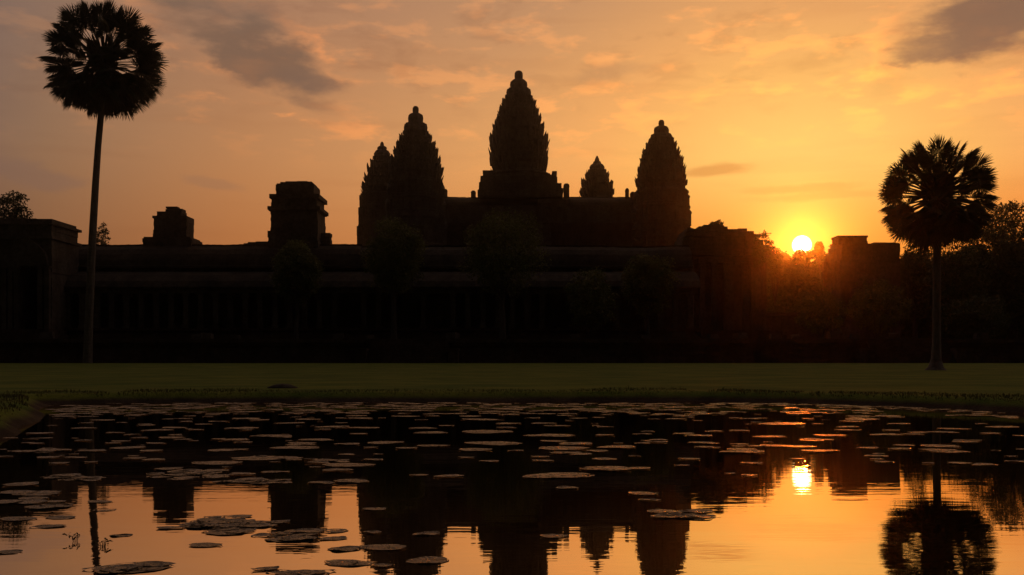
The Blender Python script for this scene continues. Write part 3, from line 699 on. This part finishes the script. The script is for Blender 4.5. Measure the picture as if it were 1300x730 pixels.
ptree('shrub', 1235, 372, 440, 52, 96, ZT-.1, 'broad low dark shrub at the foot of the trees right of the right palm', 29, trunk=False, dens=1.8, cat='shrub')
ptree('broadleaf_tree', 1196, 313, 440, 60, 135, ZT-.05, 'wide dim tree farther back, seen between the broken gate and the right palm', 31, leaf=.42, dens=2.2)
ptree('broadleaf_tree', 1256, 306, 440, 62, 140, ZT-.05, 'wide dim tree farther back, seen just right of the right palm trunk', 32, leaf=.42, dens=2.2)
ptree('broadleaf_tree', 1330, 300, 440, 60, 138, ZT-.05, 'wide dim tree farther back, mostly beyond the right picture edge', 33, leaf=.42, dens=2.0)
for k, (x, yt) in enumerate(((972, 306), (988, 311), (1003, 312.5), (1016, 312), (1029, 312.5), (1044, 310), (1060, 306), (1076, 304))):
    make_tree('jungle_tree', (PX(x, 300), 300+(k % 3)*2, 0), PZ(yt, 300), PW(17, 300), PZ(430, 300), 'dense far-off tree in the dark level row right under the rising sun', 60+k, leaf=.95, dens=2.0, group='far-off trees under the sun')
for k, (x, yt, hw) in enumerate(((1150, 318, 46), (1205, 322, 56), (1262, 316, 56), (1330, 318, 60))):
    make_tree('thicket', (PX(x, 126), 126, ZT-.1), PZ(yt, 126)-ZT, PW(hw, 126), .2, 'dense dark thicket closing the view behind the right palm', 70+k, leaf=.5, dens=2.4, trunk=False, cat='shrub', group='thicket behind the right palm')
# far-off wood closing the horizon, reads as one mass
fm = MB()
for k in range(260):
    a = rad(-80+160*k/259+R.uniform(-.3, .3)); d = R.uniform(330, 420); h = R.uniform(9, 15)
    leaf_cluster(fm, Vector((math.sin(a)*d, math.cos(a)*d, h*.55+1.5)), h*.75, 150, 2.4, .85)
tag(fm.build('treeline', M_LEAF), kind='stuff')

# ------------------------------------------------------------------ sugar palms
def frond_mesh(name, pet, fan, seed, droop=.25, nseg=30, spread=250, m=None):
    r = random.Random(seed); mb = MB()
    # leaf stalk along +X
    pts = [(pet*k/5, 0, -droop*pet*.18*(k/5)**2) for k in range(6)]
    mb.tube(pts, [.075, .055, .045, .04, .036, .03], 5)
    hx, hz_ = pts[-1][0], pts[-1][2]
    for k in range(nseg):
        a = rad(-spread/2+spread*k/(nseg-1)+r.uniform(-2, 2)); L = fan*(1-.16*abs(a)/2.2)*r.uniform(.88, 1.07)
        da = rad(spread/nseg)*.5
        def P(rr, an_, dz=0): return (hx+math.cos(an_)*rr, math.sin(an_)*rr, hz_+dz-droop*(rr/fan)**2*fan*.45)
        up = .03*fan
        sp = L*.60
        mb.add([P(.02, a), P(sp, a-da*.95, -up*.4), P(sp, a, up), P(sp, a+da*.95, -up*.4), P(L*.84, a-da*.42, -up*.3), P(L*.84, a, up*.3), P(L*.84, a+da*.42, -up*.3), P(L, a+r.uniform(-.02, .02), -up*r.uniform(0, 2))],
               [(0, 1, 2), (0, 2, 3), (1, 4, 5, 2), (2, 5, 6, 3), (4, 7, 5), (5, 7, 6)])
    me = bpy.data.meshes.new(name); me.from_pydata(mb.v, [], mb.f); me.materials.append(m or M_PALM)
    return me
def palm(loc, trunk_pts, trunk_r, crown, Rc, label, seed, stretch=1.0):
    r = random.Random(seed)
    t = thing('sugar_palm', loc, label, 'palm tree', 'sugar palms beside the pond')
    mb = MB(); mb.tube(trunk_pts, trunk_r, 14); mb.build('trunk', M_TRUNK, t, smooth=True)
    # old leaf bases packed round the growing tip
    mb = MB(); C = Vector(crown)
    for k in range(240):
        v = r.uniform(-1.9, 1.0); a = r.uniform(0, 6.283)
        rr = Rc*.20*math.sqrt(max(.05, 1-(v/2.0)**2)); p = C+Vector((math.cos(a)*rr*.5, math.sin(a)*rr*.5, v*Rc*.20))
        q = p+Vector((math.cos(a)*rr*.75, math.sin(a)*rr*.75, Rc*.08)); mb.tube([p, q, q+Vector((math.cos(a)*.1, math.sin(a)*.1, Rc*.05))], [.11, .08, .03], 5)
    mb.build('leaf_bases', M_DRY, t)
    live = [frond_mesh('frond', Rc*.69, Rc*.325, seed*10+k, .16+.09*k, 46, 285) for k in range(4)]
    dead = [frond_mesh('dry_frond', Rc*.54, Rc*.36, seed*10+5+k, .55, 32, 240, M_DRY) for k in range(2)]
    n = 124
    for k in range(n):
        ft = (k+.5)/n; pol = math.acos(1-1.72*ft); a = k*2.39996+r.uniform(-.2, .2)     # polar angle from straight up
        pol = min(pol+r.uniform(-.08, .08), 2.45)
        L = r.uniform(.93, 1.03); me = r.choice(live)
        d = Vector((math.sin(pol)*math.cos(a), math.sin(pol)*math.sin(a), math.cos(pol)*stretch)).normalized()
        if abs(d.y) > .55 and pol < 1.75 and r.random() < .84: continue      # fronds thinned towards and away from the camera, opening gaps round the core
        o = bpy.data.objects.new('frond', me); COL.objects.link(o); o.parent = t
        xa = d; ya = Vector((0, 0, 1)).cross(xa)
        ya = ya.normalized() if ya.length > .05 else Vector((0, 1, 0)); za = xa.cross(ya)
        M = Matrix((xa, ya, za)).transposed().to_4x4() @ Matrix.Rotation(r.uniform(-1.1, 1.1), 4, 'X')
        base = C+d*Rc*.05+Vector((0, 0, -Rc*.05-Rc*.10*ft))
        o.matrix_basis = Matrix.Translation(base-Vector(loc)) @ M @ Matrix.Scale(L, 4)
    for k in range(46):
        a = k*2.39996+r.uniform(-.3, .3); pol = r.triangular(1.75, 3.0, 2.6)
        d = Vector((math.sin(pol)*math.cos(a), math.sin(pol)*math.sin(a), math.cos(pol)))
        o = bpy.data.objects.new('dry_frond', r.choice(dead)); COL.objects.link(o); o.parent = t
        xa = d; ya = Vector((0, 0, 1)).cross(xa).normalized(); za = xa.cross(ya)
        M = Matrix((xa, ya, za)).transposed().to_4x4() @ Matrix.Rotation(r.uniform(-.9, .9), 4, 'X')
        base = C+Vector((math.cos(a)*.2, math.sin(a)*.2, -Rc*r.uniform(.10, .26)))
        o.matrix_basis = Matrix.Translation(base-Vector(loc)) @ M @ Matrix.Scale(r.uniform(.86, 1.06), 4)
    return t
def ppts(l, D): return [(PX(x, D), D, PZ(y, D)) for (x, y) in l]
D = 85.0; zg = ground_z(PX(111, D), D)
pts = ppts([(111, 466), (111.3, 459), (112.2, 430), (113.5, 390), (115.5, 340), (118.3, 285), (121.5, 230), (124.6, 185), (128, 148), (131, 100), (132, 66)], D)
palm((PX(111, D), D, zg), pts, [PW(w, D) for w in (6.4, 5.8, 5.2, 5.0, 4.9, 4.6, 4.2, 3.9, 3.8, 3.8, 3)], (PX(131.5, D), D, PZ(72, D)), PW(74, D),
     'very tall palm with thin leaning trunk before the left end of the gallery', 3)
D = 48.0; zg = ground_z(PX(1188, D), D)
pts = ppts([(1188, 475), (1188, 471), (1188.2, 466), (1188.5, 455), (1189, 430), (1189, 380), (1189.5, 330), (1190, 280), (1190, 234)], D)
palm((PX(1188, D), D, zg), pts, [PW(w, D) for w in (17, 15, 9.5, 6.2, 5.2, 4.8, 4.9, 4.8, 4.2)], (PX(1190, D), D, PZ(243, D)), PW(72, D),
     'shorter palm standing on the lawn right of the rising sun', 8)

# rock on the lawn by the far bank
mb = MB(); n = 18
for k in range(1):
    rg = []
    for (hh, rr) in ((-.1, 1.0), (.08, 1.05), (.2, .92), (.31, .68), (.37, .35), (.38, .05)):
        rg.append([(math.cos(2*math.pi*i/n)*rr*.72*(1+.25*mnoise.noise(Vector((i*.7, hh*3, 1)))), math.sin(2*math.pi*i/n)*rr*.5, hh*(1+.3*mnoise.noise(Vector((i*.5, 4, hh))))) for i in range(n)])
    mb.rings(rg)
o = mb.build('rock', M_ROCK, smooth=True); o.scale = (.36, .33, .24); D = 17.2; o.location = (PX(358.5, D), D, ground_z(PX(358.5, D), D)-.02)
tag(o, 'low dark rock lying alone on the lawn near the far bank', 'rock')

# ------------------------------------------------------------------ water lilies
def pad_mesh(name, seed):
    r = random.Random(seed); mb = MB(); n = 30; notch = .12
    for (rr, zz) in ((0, .0),): pass
    vs = [(0, 0, .012)]; an = [notch+(2*math.pi-2*notch)*i/(n-1) for i in range(n)]
    ph = r.uniform(0, 6)
    for q, (rr, zz) in enumerate(((.45, .010), (.85, .006), (1.0, .012))):
        for i, a in enumerate(an):
            wv = 1+.05*math.sin(3*a+ph)+.03*math.sin(7*a+ph*2)+r.uniform(-.015, .015)
            vs.append((math.cos(a)*rr*wv, math.sin(a)*rr*wv, zz-.004*(q < 2)+(.016*max(0, math.sin(2*a+ph)+.3*math.sin(5*a+ph)) if q == 2 else 0)+r.uniform(-.002, .002)))
    fs = [(0, 1+i, 2+i) for i in range(n-1)]
    for q in range(2): fs += [(1+q*n+i, 1+(q+1)*n+i, 2+(q+1)*n+i, 2+q*n+i) for i in range(n-1)]
    me = bpy.data.meshes.new(name); me.from_pydata(vs, [], fs); me.materials.append(M_PAD)
    for p in me.polygons: p.use_smooth = True
    return me
PADS = [pad_mesh('lily_pad', k) for k in range(6)]
spots = []                                        # (x, y, radius, zone)
def wpt(x, y): d = EYE*F/(y-HZ); return PX(x, d), d
def zoomed(lst, ox, oy, zone, k=2.607):
    for (X, Y, w) in lst:
        x, y = ox+X/k, oy+Y/k; px, d = wpt(x, y); r = PW(w/k/2, d)
        if r <= .26: spots.append((px, d, r, zone))
        else:
            m = math.ceil(r/.2)
            for i in range(m): spots.append((px+(-1+2*(i+.5)/m)*r*.95, d+R.uniform(-.08, .08), r/m*R.uniform(.85, 1.12), zone))
zoomed([(355,245,100),(380,260,120),(570,257,180),(545,216,140),(800,236,100),(780,270,180),(960,240,60),(960,268,70),(1085,264,70),(590,295,200),(390,303,120),(530,317,120),(665,319,60),(820,312,180),(850,326,70),(860,298,120),(1000,308,140),(500,342,60),(575,354,70),(755,352,80),(110,367,190),(235,293,130),(105,298,90),(960,380,180),(1070,378,90),(345,400,70),(440,405,110),(835,443,80),(1085,461,110),(1105,483,80),(20,425,100),(120,420,130),(150,212,90),(300,205,110),(640,230,90),(60,240,120),(160,243,120)], 400, 450, 'dark')
zoomed([(810,402,262)], 400, 450, 'big')
zoomed([(1150,520,110),(1150,538,90),(195,512,90),(60,585,110),(60,610,100),(190,590,65),(225,640,170),(100,645,120),(110,692,170),(370,595,100),(375,683,150),(225,700,70),(790,603,100)], 400, 450, 'near')
zoomed([(680,632,118),(450,705,250),(880,712,100),(980,725,150),(1130,690,120),(1140,645,100),(370,720,120),(30,655,90),(330,488,90),(345,516,80),(160,570,120),(60,545,130),(200,540,110),(560,575,90),(400,600,80)], 0, 450, 'near')
zoomed([(980,310,170),(820,213,90),(800,245,120),(900,270,150),(500,320,80),(580,267,50),(460,277,60),(280,245,90),(160,342,80),(300,320,110),(400,312,90),(510,350,80),(720,360,180),(860,345,190),(960,345,90),(800,398,100),(910,390,100),(960,228,110),(1150,298,80),(1040,284,130),(90,322,110),(250,342,90),(130,262,90),(380,260,70),(650,250,60),(1120,385,110),(1050,360,90),(70,432,120)], 0, 450, 'dark')
zoomed([(715,266,115),(830,258,90),(45,262,80),(110,293,110),(230,297,65),(350,302,110),(430,306,120),(330,272,120),(470,284,90),(890,317,130),(685,348,50),(200,394,40),(265,401,60),(900,258,110),(370,230,170),(980,290,90),(150,255,70),(590,240,90),(1100,240,120),(1150,355,80),(1060,262,70),(640,215,120),(760,230,90)], 850, 450, 'dark')
# mats of overlapping leaves
def mat_of(cx, cy, wx, wy, n, zone, k=2.607, ox=0, oy=450, r0=.12, r1=.26):
    for _ in range(n):
        for _t in range(30):
            u, v = R.gauss(0, .42), R.gauss(0, .42)
            if u*u+v*v < 1: break
        x, y = ox+(cx+u*wx/2)/k, oy+(cy+v*wy/2)/k
        if y < HZ+30: continue
        px, d = wpt(x, y); spots.append((px, d, R.uniform(r0, r1)*.316, zone))
mat_of(760, 560, 360, 70, 40, 'mat', r0=.12, r1=.26)
mat_of(620, 395, 330, 40, 26, 'mat'); mat_of(240, 410, 240, 26, 18, 'mat'); mat_of(830, 420, 330, 24, 22, 'mat'); mat_of(110, 480, 200, 90, 12, 'mat', r0=.12, r1=.3)
mat_of(950, 600, 180, 40, 10, 'mat', r0=.12, r1=.24); mat_of(60, 530, 170, 40, 10, 'mat', ox=850, r0=.14, r1=.26); mat_of(450, 705, 280, 30, 6, 'mat', r0=.12, r1=.22); mat_of(990, 725, 170, 20, 6, 'mat', r0=.1, r1=.2)
# the dense band along the far bank
for _ in range(820):
    y = 511.5+abs(R.gauss(0, 1))*8; x = R.uniform(40, 1310)
    if x < 260: y += (260-x)*.04*R.random()
    px, d = wpt(x, y); spots.append((px, d, R.uniform(.12, .48)*.316, 'band'))
for _ in range(45):
    y = R.uniform(525, 575); x = R.choice((R.uniform(-10, 420), R.uniform(880, 1310), R.uniform(0, 1300)))
    px, d = wpt(x, y); spots.append((px, d, R.uniform(.15, .5)*.316, 'dark'))
for _ in range(170):
    y = 524+70*R.random()**1.5; x = R.choice((R.uniform(-10, 480), R.uniform(-10, 480), R.uniform(700, 1310), R.uniform(0, 1310)))
    px, d = wpt(x, y); spots.append((px, d, R.uniform(.03, .085), 'dark'))
spots = [s for s in spots if shore_dist(s[0], s[1]) < -s[2]*.8-.08]
spots.sort(key=lambda s: -s[2]/s[1])
LAB = {'big': 'widest lily pad, alone on the dark water straight below the tallest tower',
       'near': 'large loose lily pad lying on the bright sky reflection in the foreground',
       'mat': 'lily pad overlapping its neighbours in a floating mat on the left side of the pond',
       'dark': 'single lily pad floating on the dark temple reflection in mid pond',
       'band': 'small lily pad in the crowded band along the far bank'}
GRP = {'big': None, 'near': 'loose lily pads in the foreground', 'mat': 'lily pads in the floating mats', 'dark': 'lily pads scattered over the dark reflection', 'band': 'lily pads crowded along the far bank'}
rest = MB(); placed = []
for i, (x, y, r, zone) in enumerate(spots):
    z = (.0006+.0004*(i % 9)) if zone in ('dark', 'band', 'big') else R.uniform(-.0009, .0016)
    rz = R.choice((0, math.pi))+R.uniform(-.4, .4); sc = (r*.95, r*R.uniform(.55, .78), R.uniform(.10, .20))
    if i < 290:
        o = bpy.data.objects.new('lily_pad', PADS[i % 6]); COL.objects.link(o)
        o.location = (x, y, z); o.rotation_euler = (R.uniform(-.012, .012), R.uniform(-.012, .012), rz); o.scale = sc
        tag(o, LAB[zone], 'lily pad', GRP[zone])
        placed.append(o)
    else:
        me = PADS[i % 6]; c, s_ = math.cos(rz), math.sin(rz)
        rest.add([(x+(v.co.x*c*sc[0]-v.co.y*s_*sc[1]), y+(v.co.x*s_*sc[0]+v.co.y*c*sc[1]), z+v.co.z*sc[2]) for v in me.vertices], [tuple(p.vertices) for p in me.polygons])
tag(rest.build('lily_leaves', M_PAD, smooth=True), kind='stuff')

# sprigs standing out of the water at the left
for (x, y, lab) in ((97, 687, 'small dark sprig of leaves poking out of the water beside the left palm reflection'), (131, 694, 'second dark sprig poking out of the water, right of the left palm reflection')):
    px, d = wpt(x, y); t = thing('water_sprig', (px, d, 0), lab, 'water plant'); mb = MB(); lf = MB()
    for k in range(6):
        a = k*1.05; e = Vector((px+math.cos(a)*R.uniform(.005, .03), d+math.sin(a)*.02, R.uniform(.004, .022)))
        mb.tube([(px, d, -.05), (px+(e.x-px)*.5, d, e.z*.7), e], [.0016, .0013, .0008], 4)
        leaf_cluster(lf, e, .006, 4, .013)
    mb.build('stem', M_BARK, t); lf.build('leaf', M_PALM, t)

# ------------------------------------------------------------------ morning haze
hm = MB(); hm.bx(-1900, 1900, -1900, 1900, -1.6, 66)
hz = hm.build('haze', None or M_GROUND); hz.data.materials.clear()
m = bpy.data.materials.new('haze'); m.use_nodes = True; nt = m.node_tree; nt.nodes.clear()
q = G(nt); o = q.n('ShaderNodeOutputMaterial'); pv = q.n('ShaderNodeVolumePrincipled'); nt.links.new(pv.outputs[0], o.inputs['Volume'])
pv.inputs['Color'].default_value = (1.0, .93, .86, 1); pv.inputs['Density'].default_value = HAZE_DENSITY; pv.inputs['Anisotropy'].default_value = HAZE_G
hz.data.materials.append(m); tag(hz, kind='stuff')
